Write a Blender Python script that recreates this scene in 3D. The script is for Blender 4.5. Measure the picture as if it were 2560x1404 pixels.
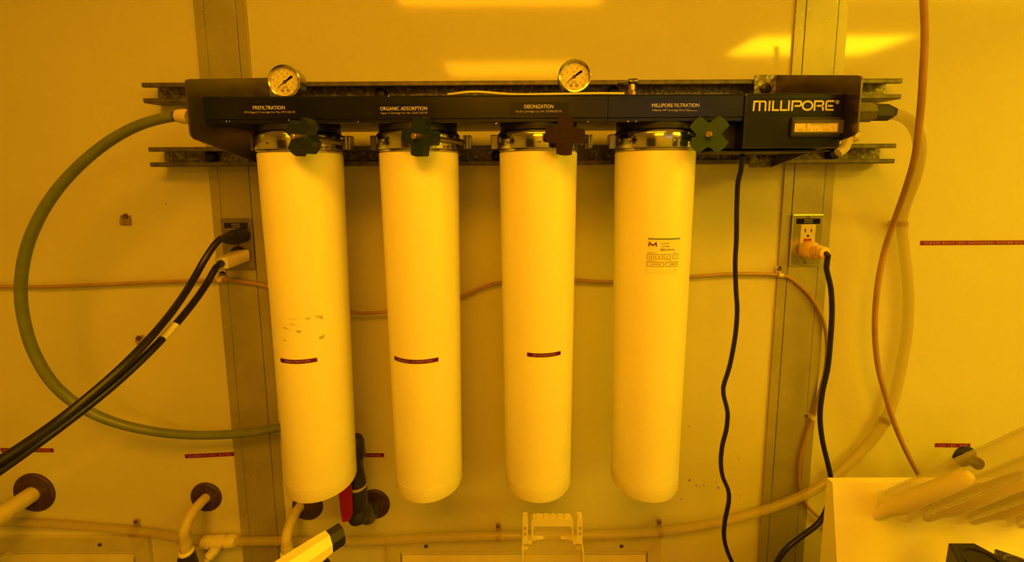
import bpy, bmesh, math, random
from math import pi, sin, cos, radians as R
from mathutils import Vector as V, Matrix as M

# ------------------------------------------------------------------ clear
for o in list(bpy.data.objects): bpy.data.objects.remove(o)
sc = bpy.context.scene
col = sc.collection
random.seed(4)

# ------------------------------------------------------------------ camera
# wall face is y = 0, the room is y < 0, z = 0 is the camera's height
F, CX, CY, TH, RO, YA, CD = 1044.05, 1297.51, 549.63, .11648, -.00469, -.00393, .94
ex = V((cos(YA), -sin(YA), 0)); ey = V((sin(YA), cos(YA), 0)); ez = V((0, 0, 1))
fwd = ey*cos(TH) - ez*sin(TH); dwn = -(ez*cos(TH) + ey*sin(TH))
rgt = ex*cos(RO) - dwn*sin(RO); dwn = ex*sin(RO) + dwn*cos(RO)
CAM = V((0, -CD, 0))
cam = bpy.data.cameras.new('camera'); camo = bpy.data.objects.new('camera', cam); col.objects.link(camo)
cam.sensor_width = 36; cam.lens = F*36/2560
cam.shift_x = (1280-CX)/2560; cam.shift_y = (CY-702)/2560
cam.clip_start = .01
mw = M.Identity(4)
for i in range(3):
    mw[i][0] = rgt[i]; mw[i][1] = -dwn[i]; mw[i][2] = -fwd[i]; mw[i][3] = CAM[i]
camo.matrix_world = mw
sc.camera = camo

def ray(u, v):
    return fwd + rgt*((u-CX)/F) + dwn*((v-CY)/F)
def at(u, v, d):
    """photo position -> point at distance d in front of the wall"""
    r = ray(u, v); return CAM + r*((CD-d)/r.y)

# ------------------------------------------------------------------ world, exposure
w = bpy.data.worlds.new('world'); sc.world = w; w.use_nodes = True
w.node_tree.nodes['Background'].inputs[0].default_value = (1, .5, .08, 1)
w.node_tree.nodes['Background'].inputs[1].default_value = .02
vs = sc.view_settings
vs.view_transform = 'Standard'; vs.look = 'None'; vs.gamma = 1; vs.exposure = 0; vs.use_curve_mapping = False

LAMP_ORANGE = (1, .38, .004); LAMP_YELLOW = (1, .62, .006); LAMP_POWER = 15.3; LAMP_POWER_Y = 23.0
WINDOW_LIGHT = (.70, .82, 1); WINDOW_POWER = .33

# ------------------------------------------------------------------ materials
def mat(name, base, rough=.5, metal=0, var=.06, vscale=30, bump=0, bscale=200, spec=.5, coat=0, stretch=None, rvar=0, trans=0, alpha=None):
    m = bpy.data.materials.new(name); m.use_nodes = True
    n = m.node_tree.nodes; l = m.node_tree.links
    b = n['Principled BSDF']
    b.inputs['Roughness'].default_value = rough; b.inputs['Metallic'].default_value = metal
    b.inputs['Specular IOR Level'].default_value = spec; b.inputs['Coat Weight'].default_value = coat
    b.inputs['Transmission Weight'].default_value = trans
    tc = n.new('ShaderNodeTexCoord'); mp = n.new('ShaderNodeMapping'); l.new(tc.outputs['Object'], mp.inputs[0])
    if stretch: mp.inputs['Scale'].default_value = stretch
    nz = n.new('ShaderNodeTexNoise'); nz.inputs['Scale'].default_value = vscale; nz.inputs['Detail'].default_value = 4
    l.new(mp.outputs[0], nz.inputs[0])
    rp = n.new('ShaderNodeValToRGB'); rp.color_ramp.elements[0].position = .3; rp.color_ramp.elements[1].position = .7
    rp.color_ramp.elements[0].color = tuple(max(0, c*(1-var)) for c in base)+(1,)
    rp.color_ramp.elements[1].color = tuple(min(1, c*(1+var)) for c in base)+(1,)
    l.new(nz.outputs[0], rp.inputs[0]); l.new(rp.outputs[0], b.inputs['Base Color'])
    if rvar:
        mr = n.new('ShaderNodeMapRange'); mr.inputs[3].default_value = max(0, rough-rvar); mr.inputs[4].default_value = rough+rvar
        l.new(nz.outputs[0], mr.inputs[0]); l.new(mr.outputs[0], b.inputs['Roughness'])
    if bump:
        n2 = n.new('ShaderNodeTexNoise'); n2.inputs['Scale'].default_value = bscale; l.new(mp.outputs[0], n2.inputs[0])
        bp = n.new('ShaderNodeBump'); bp.inputs['Strength'].default_value = bump; bp.inputs['Distance'].default_value = .001
        l.new(n2.outputs[0], bp.inputs['Height']); l.new(bp.outputs[0], b.inputs['Normal'])
    if alpha is not None: b.inputs['Alpha'].default_value = alpha
    return m
def emit(name, c, s):
    m = bpy.data.materials.new(name); m.use_nodes = True; n = m.node_tree.nodes
    b = n['Principled BSDF']; b.inputs['Base Color'].default_value = (.8, .7, .5, 1)
    b.inputs['Emission Color'].default_value = c+(1,); b.inputs['Emission Strength'].default_value = s
    return m
def clear(name, tint, amount, rough=.15):
    """clear soft plastic: partly see-through, partly milky"""
    m = bpy.data.materials.new(name); m.use_nodes = True; n = m.node_tree.nodes; l = m.node_tree.links
    b = n['Principled BSDF']; b.inputs['Base Color'].default_value = tint+(1,); b.inputs['Roughness'].default_value = rough
    t = n.new('ShaderNodeBsdfTransparent'); t.inputs[0].default_value = (1, .98, .95, 1)
    mx = n.new('ShaderNodeMixShader'); nz = n.new('ShaderNodeTexNoise'); nz.inputs['Scale'].default_value = 60
    mr = n.new('ShaderNodeMapRange'); mr.inputs[3].default_value = amount-.02; mr.inputs[4].default_value = amount+.02
    l.new(nz.outputs[0], mr.inputs[0]); l.new(mr.outputs[0], mx.inputs[0])
    l.new(t.outputs[0], mx.inputs[1]); l.new(b.outputs[0], mx.inputs[2])
    l.new(mx.outputs[0], n['Material Output'].inputs[0])
    return m
def speckled(name, base, fleck, thr, scale, rough, metal, spec=.5, soft=.02):
    m = mat(name, base, rough, metal, .10, 9, spec=spec)
    n = m.node_tree.nodes; l = m.node_tree.links; b = n['Principled BSDF']
    src = b.inputs['Base Color'].links[0].from_socket
    tc = n.new('ShaderNodeTexCoord'); nz = n.new('ShaderNodeTexNoise'); nz.inputs['Scale'].default_value = scale; nz.inputs['Detail'].default_value = 2
    n2 = n.new('ShaderNodeTexNoise'); n2.inputs['Scale'].default_value = 4
    l.new(tc.outputs['Object'], nz.inputs[0]); l.new(tc.outputs['Object'], n2.inputs[0])
    ad = n.new('ShaderNodeMath'); ad.operation = 'MULTIPLY_ADD'; ad.inputs[1].default_value = .3; l.new(n2.outputs[0], ad.inputs[0]); l.new(nz.outputs[0], ad.inputs[2])
    rp = n.new('ShaderNodeValToRGB'); rp.color_ramp.elements[0].position = thr; rp.color_ramp.elements[1].position = min(1, thr+soft)
    l.new(ad.outputs[0], rp.inputs[0])
    mx = n.new('ShaderNodeMixRGB'); mx.inputs[2].default_value = fleck+(1,)
    l.new(rp.outputs[0], mx.inputs[0]); l.new(src, mx.inputs[1]); l.new(mx.outputs[0], b.inputs['Base Color'])
    return m

MT = dict(
 wall=mat('painted wall panel', (.70, .66, .56), .075, 0, .035, 2.2, .02, 60),
 room=mat('painted room wall', (.62, .58, .50), .5, 0, .04, 3),
 floor=mat('sheet floor', (.40, .38, .34), .4, 0, .1, 12),
 mullion=speckled('satin aluminium strip', (.45, .42, .36), (.66, .60, .50), .86, 130, .46, .4),
 strut=mat('galvanised strut', (.155, .14, .11), .45, .55, .35, 60, .15, 300),
 zinc=speckled('spangled zinc', (.17, .155, .115), (.46, .44, .34), .60, 150, .42, .5, soft=.22),
 bracket=mat('stainless bracket sheet', (.21, .175, .13), .30, .85, .25, 14, .05, 80, rvar=.08),
 navy=mat('dark blue enamel', (.006, .008, .014), .22, 0, .25, 20, .04, 300, rvar=.06),
 label_black=mat('black label film', (.008, .008, .010), .16, 0, .2, 30),
 print_tan=mat('cream print', (.80, .74, .60), .5, 0, .05, 50),
 print_dim=mat('small cream print', (.50, .45, .36), .5, 0, .05, 50),
 black=mat('black rubber', (.010, .009, .009), .42, 0, .2, 40),
 blackplastic=mat('black plastic', (.012, .011, .011), .5, 0, .2, 40),
 housing=mat('cream moulded plastic', (.90, .84, .70), .36, 0, .018, 8, .02, 40, spec=.4),
 housing_cap=mat('cream moulded cap', (.88, .81, .66), .40, 0, .03, 14, .03, 60, spec=.4),
 chrome=mat('polished stainless', (.66, .64, .60), .14, 1, .08, 20, .02, 60, stretch=(1, 1, 6), rvar=.04),
 steel=mat('dull steel', (.28, .265, .24), .26, .9, .15, 30),
 knob_green=mat('dark green enamel knob', (.006, .020, .012), .38, 0, .35, 60, .1, 90),
 knob_olive=mat('green enamel knob', (.022, .072, .014), .5, 0, .15, 60, .1, 90),
 knob_brown=mat('brown moulded knob', (.024, .0065, .0045), .55, 0, .25, 40, .1, 90, spec=.3),
 brass=mat('brass', (.62, .42, .20), .28, .9, .15, 60),
 dial=mat('cream dial', (.80, .72, .55), .45, 0, .03, 20),
 ink=mat('dial ink', (.06, .035, .02), .5, 0, .1, 40),
 redprint=mat('red pointer', (.45, .02, .01), .4, 0, .1, 40),
 glass=clear('meter window', (.9, .85, .8), .05, .03),
 hose_green=mat('green braided hose', (.160, .190, .058), .34, 0, .12, 50, .05, 200),
 hose_clear=clear('cloudy clear hose', (.62, .52, .35), .40, .22),
 tube_brown=mat('aged thin tubing', (.44, .27, .12), .30, 0, .12, 25),
 tube_white=mat('white thin cable', (.85, .80, .68), .4, 0, .05, 40),
 nylon=mat('natural nylon', (.72, .63, .46), .45, 0, .06, 40),
 grey_fit=mat('grey coupling', (.13, .12, .09), .38, .3, .15, 40),
 red_tape=mat('dark red embossing tape', (.22, .006, .010), .25, 0, .08, 60),
 emboss=mat('stretched white lettering', (.62, .34, .28), .5, 0, .15, 80),
 cord=mat('black cord', (.012, .011, .010), .33, 0, .2, 60),
 plug_white=mat('white plug', (.82, .74, .56), .4, 0, .06, 60),
 plug_orange=mat('yellow plug', (.80, .55, .20), .42, 0, .08, 60),
 ivory=mat('ivory device', (.74, .66, .48), .4, 0, .05, 60),
 plate_dark=mat('dull outlet plate', (.30, .26, .20), .3, .75, .1, 40),
 plate=mat('brushed outlet plate', (.66, .62, .52), .24, .85, .08, 30, stretch=(1, 1, 12)),
 redbutton=mat('red button', (.40, .04, .02), .4, 0, .1, 40),
 rust=mat('brown pipe flange', (.060, .028, .018), .55, 0, .35, 60, .3, 150),
 pipe=mat('painted pipe', (.62, .52, .36), .42, 0, .08, 40, .1, 120),
 tape_black=mat('black wrap tape', (.022, .015, .012), .42, 0, .4, 90, .6, 160),
 pvc=mat('dark pvc', (.030, .028, .024), .38, 0, .25, 50, .1, 120),
 red=mat('red valve lever', (.42, .012, .010), .35, 0, .1, 40),
 wood=mat('painted trim frame', (.60, .54, .42), .42, 0, .06, 20),
 panel_in=mat('painted inner panel', (.66, .58, .42), .4, 0, .06, 20),
 screw=mat('tarnished screw', (.20, .16, .11), .4, .7, .3, 90),
 sticker=mat('off white sticker', (.93, .88, .72), .3, 0, .02, 40),
 teal=mat('olive header print', (.20, .26, .14), .5, 0, .05, 40),
 purple=mat('purple brown print', (.16, .03, .05), .5, 0, .05, 40),
 residue=mat('torn paper residue', (.90, .83, .67), .5, 0, .03, 200, .2, 300),
 rack=mat('white rack plastic', (.92, .86, .70), .42, 0, .02, 6, .02, 60),
 peg=mat('white peg plastic', (.90, .84, .70), .35, 0, .02, 20),
 clearbox=clear('clear moulded holder', (.85, .78, .62), .20, .12),
 clearrim=clear('clear moulded rim', (.92, .84, .66), .62, .2),
 spray=mat('white sprayer plastic', (.92, .86, .70), .34, 0, .02, 30),
 bottle=mat('dark bottle', (.05, .035, .02), .3, 0, .1, 20),
 cap_grey=mat('dark grey cap', (.050, .044, .034), .34, 0, .2, 40),
 bench=mat('bench resin', (.05, .048, .045), .45, 0, .1, 10),
 mount=clear('aged adhesive mount', (.50, .34, .16), .45, .3),
 shade=mat('lamp housing enamel', (.8, .78, .72), .4, 0, .02, 10),
 lens_o=emit('orange filtered lamp lens', LAMP_ORANGE, LAMP_POWER),
 lens_y=emit('yellow filtered lamp lens', LAMP_YELLOW, LAMP_POWER_Y),
 pane=emit('white lit corridor pane', WINDOW_LIGHT, WINDOW_POWER),
)
def glass_mat():
    """thin-walled glass: clear face on, shiny at grazing angles"""
    m = bpy.data.materials.new('laboratory glass'); m.use_nodes = True; n = m.node_tree.nodes; l = m.node_tree.links
    b = n['Principled BSDF']; b.inputs['Base Color'].default_value = (.95, .9, .78, 1); b.inputs['Roughness'].default_value = .06
    t = n.new('ShaderNodeBsdfTransparent'); t.inputs[0].default_value = (.985, .975, .95, 1)
    lw = n.new('ShaderNodeLayerWeight'); lw.inputs[0].default_value = .35
    pw = n.new('ShaderNodeMath'); pw.operation = 'POWER'; pw.inputs[1].default_value = 2.2; l.new(lw.outputs['Facing'], pw.inputs[0])
    ad = n.new('ShaderNodeMath'); ad.operation = 'MULTIPLY_ADD'; ad.inputs[1].default_value = .85; ad.inputs[2].default_value = .05; l.new(pw.outputs[0], ad.inputs[0])
    mx = n.new('ShaderNodeMixShader'); l.new(ad.outputs[0], mx.inputs[0]); l.new(t.outputs[0], mx.inputs[1]); l.new(b.outputs[0], mx.inputs[2])
    l.new(mx.outputs[0], n['Material Output'].inputs[0]); return m
MT['labglass'] = glass_mat()

# ------------------------------------------------------------------ mesh helpers
def bm_(): return bmesh.new()
def box(bm, x0, x1, y0, y1, z0, z1, bev=0):
    b = bmesh.new(); bmesh.ops.create_cube(b, size=1)
    for v in b.verts: v.co = V(((x0+x1)/2+v.co.x*(x1-x0), (y0+y1)/2+v.co.y*(y1-y0), (z0+z1)/2+v.co.z*(z1-z0)))
    if bev: bmesh.ops.bevel(b, geom=list(b.edges), offset=bev, segments=2, affect='EDGES', profile=.6)
    merge(bm, b); return bm
def merge(bm, b, mtx=None):
    mp = {}
    for v in b.verts: mp[v] = bm.verts.new(mtx @ v.co if mtx else v.co)
    for f in b.faces:
        try: bm.faces.new([mp[v] for v in f.verts])
        except ValueError: pass
    b.free()
def frame(d):
    d = V(d).normalized(); a = V((0, 0, 1)) if abs(d.z) < .9 else V((1, 0, 0))
    u = a.cross(d).normalized(); return u, d.cross(u), d
def lathe(bm, prof, o, d, n=32, cap=True, a0=0):
    """prof: (radius, height along d)"""
    u, v, d = frame(d); o = V(o); rings = []
    for r, h in prof:
        rings.append([bm.verts.new(o + d*h + (u*cos(a0+2*pi*k/n) + v*sin(a0+2*pi*k/n))*r) for k in range(n)])
    for a, b in zip(rings, rings[1:]):
        for k in range(n): bm.faces.new((a[k], a[(k+1) % n], b[(k+1) % n], b[k]))
    if cap: bm.faces.new(rings[0][::-1]); bm.faces.new(rings[-1])
    return bm
def rod(bm, p0, p1, r0, r1=None, n=16):
    p0, p1 = V(p0), V(p1); return lathe(bm, [(r0, 0), (r0 if r1 is None else r1, (p1-p0).length)], p0, p1-p0, n)
def spline(P, step=.012):
    P = [V(p) for p in P]; out = []
    Q = [P[0]*2-P[1]]+P+[P[-1]*2-P[-2]]
    for i in range(1, len(Q)-2):
        a, b, c, d = Q[i-1:i+3]; n = max(2, int((c-b).length/step))
        for k in range(n):
            t = k/n; out.append(.5*((2*b)+(c-a)*t+(2*a-5*b+4*c-d)*t*t+(3*b-a-3*c+d)*t**3))
    out.append(P[-1]); return out
def tube(bm, P, r, n=12, step=.012, smooth=True, cap=True):
    S = spline(P, step) if smooth else [V(p) for p in P]
    rr = r if callable(r) else (lambda t: r)
    u = None; rings = []
    for i, p in enumerate(S):
        d = (S[min(i+1, len(S)-1)]-S[max(i-1, 0)]).normalized()
        if u is None: u = frame(d)[0]
        u = (u-d*u.dot(d)).normalized(); v = d.cross(u); q = rr(i/(len(S)-1))
        rings.append([bm.verts.new(p+(u*cos(2*pi*k/n)+v*sin(2*pi*k/n))*q) for k in range(n)])
    for a, b in zip(rings, rings[1:]):
        for k in range(n): bm.faces.new((a[k], a[(k+1) % n], b[(k+1) % n], b[k]))
    if cap: bm.faces.new(rings[0][::-1]); bm.faces.new(rings[-1])
    return bm
def prism(bm, pts, o, u, v, t):
    """outline pts in (u, v) extruded by vector t"""
    o, u, v, t = V(o), V(u), V(v), V(t)
    a = [bm.verts.new(o+u*x+v*y) for x, y in pts]; b = [bm.verts.new(o+u*x+v*y+t) for x, y in pts]
    bm.faces.new(a); bm.faces.new(b[::-1]); n = len(a)
    for k in range(n): bm.faces.new((a[k], b[k], b[(k+1) % n], a[(k+1) % n]))
    return bm
def obj(name, bm, m, parent=None, smooth=True, angle=35, bevel=0):
    if bevel:
        e = [x for x in bm.edges if len(x.link_faces) == 2 and x.calc_face_angle(0) > .6]
        bmesh.ops.bevel(bm, geom=e, offset=bevel, segments=2, affect='EDGES', profile=.6)
    bmesh.ops.recalc_face_normals(bm, faces=bm.faces)
    if smooth:
        for f in bm.faces: f.smooth = True
        for e in bm.edges:
            if len(e.link_faces) == 2 and e.calc_face_angle(0) > R(angle): e.smooth = False
    me = bpy.data.meshes.new(name); bm.to_mesh(me); bm.free()
    me.materials.append(MT[m] if isinstance(m, str) else m)
    o = bpy.data.objects.new(name, me); col.objects.link(o)
    if parent is None:
        c = [v.co for v in me.vertices]
        org = V([(min(p[i] for p in c)+max(p[i] for p in c))/2 for i in range(3)]); org.z = min(p.z for p in c)
        me.transform(M.Translation(-org)); o.location = org
    else:
        o.parent = parent
        q = V(parent.location)
        if parent.parent: q = q + V(parent.parent.location)
        me.transform(M.Translation(-q))
    return o
def tag(o, label, cat, group=None, kind=None):
    o['label'] = label; o['category'] = cat
    if group: o['group'] = group
    if kind: o['kind'] = kind
    return o
def thing(name, loc, label, cat, group=None):
    e = bpy.data.objects.new(name, None); col.objects.link(e); e.location = loc; e.empty_display_size = .02
    return tag(e, label, cat, group)
def struct(name, bm, m, label=None, cat=None, parent=None, smooth=False):
    o = obj(name, bm, m, parent, smooth)
    if parent is None:
        o['kind'] = 'structure'
        if label: o['label'] = label
        if cat: o['category'] = cat
    return o

# flat lettering
_caph = None
def glyphs(s, bold=0, spacing=1.0):
    c = bpy.data.curves.new('t', 'FONT'); c.body = s; c.size = 1; c.resolution_u = 3; c.offset = bold; c.space_character = spacing
    o = bpy.data.objects.new('t', c); me = bpy.data.meshes.new_from_object(o)
    vs_ = [(v.co.x, v.co.y) for v in me.vertices]; fs = [tuple(p.vertices) for p in me.polygons]
    bpy.data.objects.remove(o); bpy.data.curves.remove(c); bpy.data.meshes.remove(me)
    return vs_, fs
def text(bm, s, place, h, w=None, align='c', bold=.0, spacing=1.0):
    """place(x, y) -> world point, x to the right and y up from the text's centre line"""
    global _caph
    if _caph is None: _caph = max(y for x, y in glyphs('H')[0])
    vv, ff = glyphs(s, bold, spacing); k = h/_caph
    x0 = min(x for x, y in vv); x1 = max(x for x, y in vv); kx = (w/(x1-x0)) if w else k
    off = (x0+x1)/2 if align == 'c' else x0
    q = [bm.verts.new(place((x-off)*kx, y*k-h/2)) for x, y in vv]
    for f in ff:
        try: bm.faces.new([q[i] for i in f])
        except ValueError: pass
    return bm
def ribbon(bm, pts, wd, place, closed=False):
    n = len(pts); L = []; P = [V((x, y)) for x, y in pts]
    for i in range(n):
        a = P[i-1] if (i or closed) else None; b = P[(i+1) % n] if (i < n-1 or closed) else None
        if a is None: d = (b-P[i]).normalized(); nn = V((-d.y, d.x)); s = 1
        elif b is None: d = (P[i]-a).normalized(); nn = V((-d.y, d.x)); s = 1
        else:
            d1 = (P[i]-a).normalized(); d2 = (b-P[i]).normalized(); d = (d1+d2).normalized(); nn = V((-d.y, d.x)); s = 1/max(.5, d.dot(d1))
        L.append((bm.verts.new(place(*(P[i]+nn*wd/2*s))), bm.verts.new(place(*(P[i]-nn*wd/2*s)))))
    for i in range(n if closed else n-1):
        a, b = L[i], L[(i+1) % n]; bm.faces.new((a[0], a[1], b[1], b[0]))
    return bm
def flat(o, u, v):
    o, u, v = V(o), V(u), V(v); return lambda x, y: o+u*x+v*y
def rect(bm, place, x0, x1, y0, y1, n=1):
    g = [[bm.verts.new(place(x0+(x1-x0)*k/n, y)) for k in range(n+1)] for y in (y0, y1)]
    for k in range(n): bm.faces.new((g[0][k], g[0][k+1], g[1][k+1], g[1][k]))
    return bm
def outline(bm, place, x0, x1, y0, y1, t, n=1):
    for a in ((x0, x1, y0, y0+t, n), (x0, x1, y1-t, y1, n), (x0, x0+t, y0, y1), (x1-t, x1, y0, y1)): rect(bm, place, *a)
XR = V((1, 0, 0)); ZU = V((0, 0, 1)); OUT = V((0, -1, 0))

# ================================================================== THE ROOM
FL, CE = -1.75, 1.0          # floor and ceiling
XL, XRt, YB = -2.7, 3.7, -4.4
b = bm_(); box(b, XL, XRt, .004, .12, FL, CE); wall = struct('wall_back', b, 'wall', 'glossy cream wall of wide panels behind the filter unit', 'wall')
MUL = [(-.6960, -.5845), (.5870, .6985)]
for x0, x1 in ((XL, MUL[0][0]+.004), (MUL[0][1]-.004, MUL[1][0]+.004), (MUL[1][1]-.004, XRt)):
    b = bm_(); box(b, x0, x1, 0, .02, FL, CE); struct('panel', b, 'wall', parent=wall)
b = bm_(); box(b, XL, XRt, YB, .12, FL-.05, FL); struct('floor', b, 'floor', 'grey sheet floor of the room', 'floor')
b = bm_(); box(b, XL, XRt, YB, .12, CE+.07, CE+.12); struct('ceiling', b, 'room', 'pale ceiling above the filtered lamps', 'ceiling')
b = bm_(); box(b, XL-.1, XL, YB, .12, FL, CE+.07); struct('wall_left', b, 'room', 'pale side wall on the left', 'wall')
b = bm_(); box(b, XRt, XRt+.1, YB, .12, FL, CE+.07); struct('wall_right', b, 'room', 'pale side wall on the right', 'wall')
b = bm_(); box(b, XL-.1, XRt+.1, YB-.1, YB, FL, CE+.07); struct('wall_rear', b, 'room', 'pale wall behind the photographer', 'wall')
wn = struct('window_1', box(bm_(), .86, 2.44, YB, YB+.03, .50, 1.0-.01, .004), 'room', 'wide low window to the white lit corridor behind the photographer', 'window')
for k in range(3):
    b = bm_(); box(b, .90+.51*k, 1.38+.51*k, YB+.03, YB+.034, .54, .95); obj('pane', b, 'pane', wn, False)

# aluminium cover strips between the panels
for i, (x0, x1) in enumerate(MUL):
    wd = x1-x0; s = wd*.185
    t = struct('trim_%d' % (i+1), box(bm_(), x0, x1, -.0015, .003, FL, CE), 'mullion', ['dull brown aluminium cover strip carrying the left outlet', 'bright aluminium cover strip carrying the right outlet'][i], 'trim')
    for a, c, dd in ((x0, x0+s, .0050), (x0+s+.0014, x1-s-.0014, .0056), (x1-s, x1, .0050)):
        b = bm_(); box(b, a, c, -dd, -.001, FL+.001, CE-.001, .0006); obj('cover_strip', b, 'mullion', t, False)

# filtered ceiling lamps
def lamp(x0, x1, y0, y1, lens, label):
    t = thing('ceiling_lamp', ((x0+x1)/2, (y0+y1)/2, CE), label, 'lamp', 'filtered ceiling lamps')
    b = bm_()
    box(b, x0-.03, x1+.03, y0-.03, y1+.03, CE+.05, CE+.07)
    for a in ((x0-.03, x0, y0-.03, y1+.03), (x1, x1+.03, y0-.03, y1+.03), (x0, x1, y0-.03, y0), (x0, x1, y1, y1+.03)): box(b, *a, CE, CE+.05)
    obj('lamp_housing', b, 'shade', t, False)
    n = 3; g = (y1-y0)/n
    for k in range(n):
        b = bm_(); box(b, x0+.005, x1-.005, y0+g*k+.014, y0+g*(k+1)-.014, CE+.008, CE+.02, .004); obj('lens', b, lens, t, False)
lamp(-.72, .49, -1.76, -1.16, 'lens_o', 'orange filtered ceiling lamp nearest the filter unit')
lamp(-.72, .49, -3.66, -3.06, 'lens_o', 'orange filtered ceiling lamp far behind the photographer')
lamp(1.80, 3.02, -2.90, -2.36, 'lens_y', 'yellow filtered ceiling lamp on the right, farther back')
lamp(1.80, 3.02, -1.64, -1.06, 'lens_y', 'yellow filtered ceiling lamp on the right, near the wall')

# unseen dark cabinets, added to give the chrome clamps dark reflections
for x0, x1, lab in ((-2.65, -.85, 'added dark cabinet for reflections, on the left behind the photographer'), (2.62, 3.65, 'added dark cabinet for reflections, on the right behind the photographer')):
    t = thing('added_dark_cabinet', ((x0+x1)/2, YB+.25, FL), lab, 'cabinet', 'added dark cabinets for reflections')
    b = bm_(); box(b, x0, x1, YB+.01, YB+.48, FL, .42, .004); obj('carcass', b, 'cap_grey', t, False)
    n = 3 if x1-x0 > 1.2 else 2; wd = (x1-x0)/n
    for k in range(n):
        b = bm_(); box(b, x0+wd*k+.004, x0+wd*(k+1)-.004, YB+.481, YB+.50, FL+.06, .41, .003); dr_ = obj('door', b, 'cap_grey', t, False)
        b = bm_(); rod(b, (x0+wd*(k+1)-.05, YB+.515, -.75), (x0+wd*(k+1)-.05, YB+.515, -.60), .006); obj('handle', b, 'steel', dr_)

# bench under the frame, everything in the foreground stands on it
BZ = -1.02
bn = thing('lab_bench', (0, -.42, FL), 'dark resin bench along the wall below the filter unit', 'bench')
b = bm_(); box(b, -2.2, 2.2, -.78, -.012, BZ-.04, BZ, .004); obj('worktop', b, 'bench', bn, False)
for x in (-2.15, 2.07):
    for y in (-.74, -.10):
        b = bm_(); box(b, x, x+.08, y-.03, y+.05, FL, BZ-.04); obj('leg', b, 'steel', bn, False)

# access panels low on the wall
def access(x0, x1, zt, f, label, screws, zb=BZ+.003, div=None):
    t = thing('access_panel', ((x0+x1)/2, 0, zb), label, 'panel'); p = .0105
    b = bm_(); prism(b, [(x0, zt), (x1, zt), (x1-f, zt-f), (x0+f, zt-f)], (0, 0, 0), XR, ZU, OUT*p); obj('frame_rail', b, 'wood', t, False, bevel=.0006)
    for s in (0, 1):
        pts = [(x0, zt-.0004), (x0+f-.0003, zt-f-.0004), (x0+f-.0003, zb), (x0, zb)] if s == 0 else [(x1, zt-.0004), (x1-f+.0003, zt-f-.0004), (x1-f+.0003, zb), (x1, zb)]
        b = bm_(); prism(b, pts, (0, 0, 0), XR, ZU, OUT*p); obj('frame_stile', b, 'wood', t, False, bevel=.0006)
    b = bm_(); box(b, x0+f+.001, x1-f-.001, -.0090, -.0002, zt-f-.0080, zt-f-.0028, .0008); obj('bead', b, 'panel_in', t, False)
    b = bm_(); prism(b, [(0, zt-f-.0115), (.0065, zt-f-.0115), (.034, zb), (0, zb)], (x0+f+.004, 0, 0), OUT, ZU, XR*(x1-x0-2*f-.008)); obj('inner_panel', b, 'panel_in', t, False)
    if div:
        b = bm_(); box(b, div-.003, div+.003, -.034, -.001, zb, zt-f-.001, .001); obj('divider', b, 'wood', t, False)
    for x in screws:
        b = bm_(); lathe(b, [(.0048, 0), (.0048, .0012), (.003, .0022)], (x, -p, zt-f*.5), OUT, 14); sr = obj('screw', b, 'screw', t)
        b = bm_(); prism(b, [(-.0038, -.0006), (.0038, -.0006), (.0038, .0006), (-.0038, .0006)], (x, -p-.0023, zt-f*.5), XR+ZU*.6, ZU-XR*.6, OUT*.0003); obj('slot', b, 'ink', sr, False)
access(-1.75, -.9250, at(200, 1344, .0105).z, at(200, 1344, .0105).z-at(200, 1377, .0105).z, 'cream framed access panel at the lower left under the clear hose', (at(262, 1362, 0).x, -1.45), div=at(38, 1395, 0).x)
access(-.334, .343, at(1300, 1349, .0105).z, at(1300, 1349, .0105).z-at(1300, 1379, .0105).z, 'cream framed access panel below the two middle housings', (at(1068, 1361, 0).x, at(1551, 1361, 0).x))

# ================================================================== STRUT RAILS
RX0, RX1 = -.7875, .7905
def rail(zt, label, bolts, group='strut channels'):
    h = .0413; t = .0025; lip = .0095; ret = .007
    e = thing('strut_channel', (0, 0, zt-h), label, 'rail', group)
    # C-shaped section in (depth, z): web at the wall, lips turned in at the front
    z0, z1 = zt-h, zt
    sec = [(0, z0), (0, z1), (.0395, z1), (.0413, z1-.002), (.0413, z1-lip+.001), (.0403, z1-lip), (.0413-ret, z1-lip), (.0413-ret, z1-lip+t), (.0413-t, z1-lip+t), (.0413-t, z1-t), (t, z1-t),
           (t, z0+t), (.0413-t, z0+t), (.0413-t, z0+lip-t), (.0413-ret, z0+lip-t), (.0413-ret, z0+lip), (.0403, z0+lip), (.0413, z0+lip-.001), (.0413, z0+.002), (.0395, z0)]
    b = bm_(); prism(b, sec, (RX0, -.0057, 0), OUT, ZU, XR*(RX1-RX0)); obj('channel', b, 'strut', e, False)
    b = bm_(); box(b, RX0+.001, RX1-.001, -.0057-t-.0008, -.0057-t+.0004, z0+t+.001, z1-t-.001); obj('web_face', b, 'zinc', e, False)
    for x in bolts:
        b = bm_(); lathe(b, [(.0125, 0), (.0125, .013), (.010, .0165), (.004, .018)], (x, -.0057-t, (z0+z1)/2), OUT, 24); obj('bolt', b, 'black', e)
    return e
rail(.1865, 'upper galvanised strut channel behind the dark blue manifold', (-.30, .20))
rail(.0540, 'lower galvanised strut channel with black bolts, crossing behind the clamps', (at(526, 392, .02).x, -.05, at(2084, 385, .02).x, at(632, 396, .02).x))
RF = .0470       # front of the rails

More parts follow.
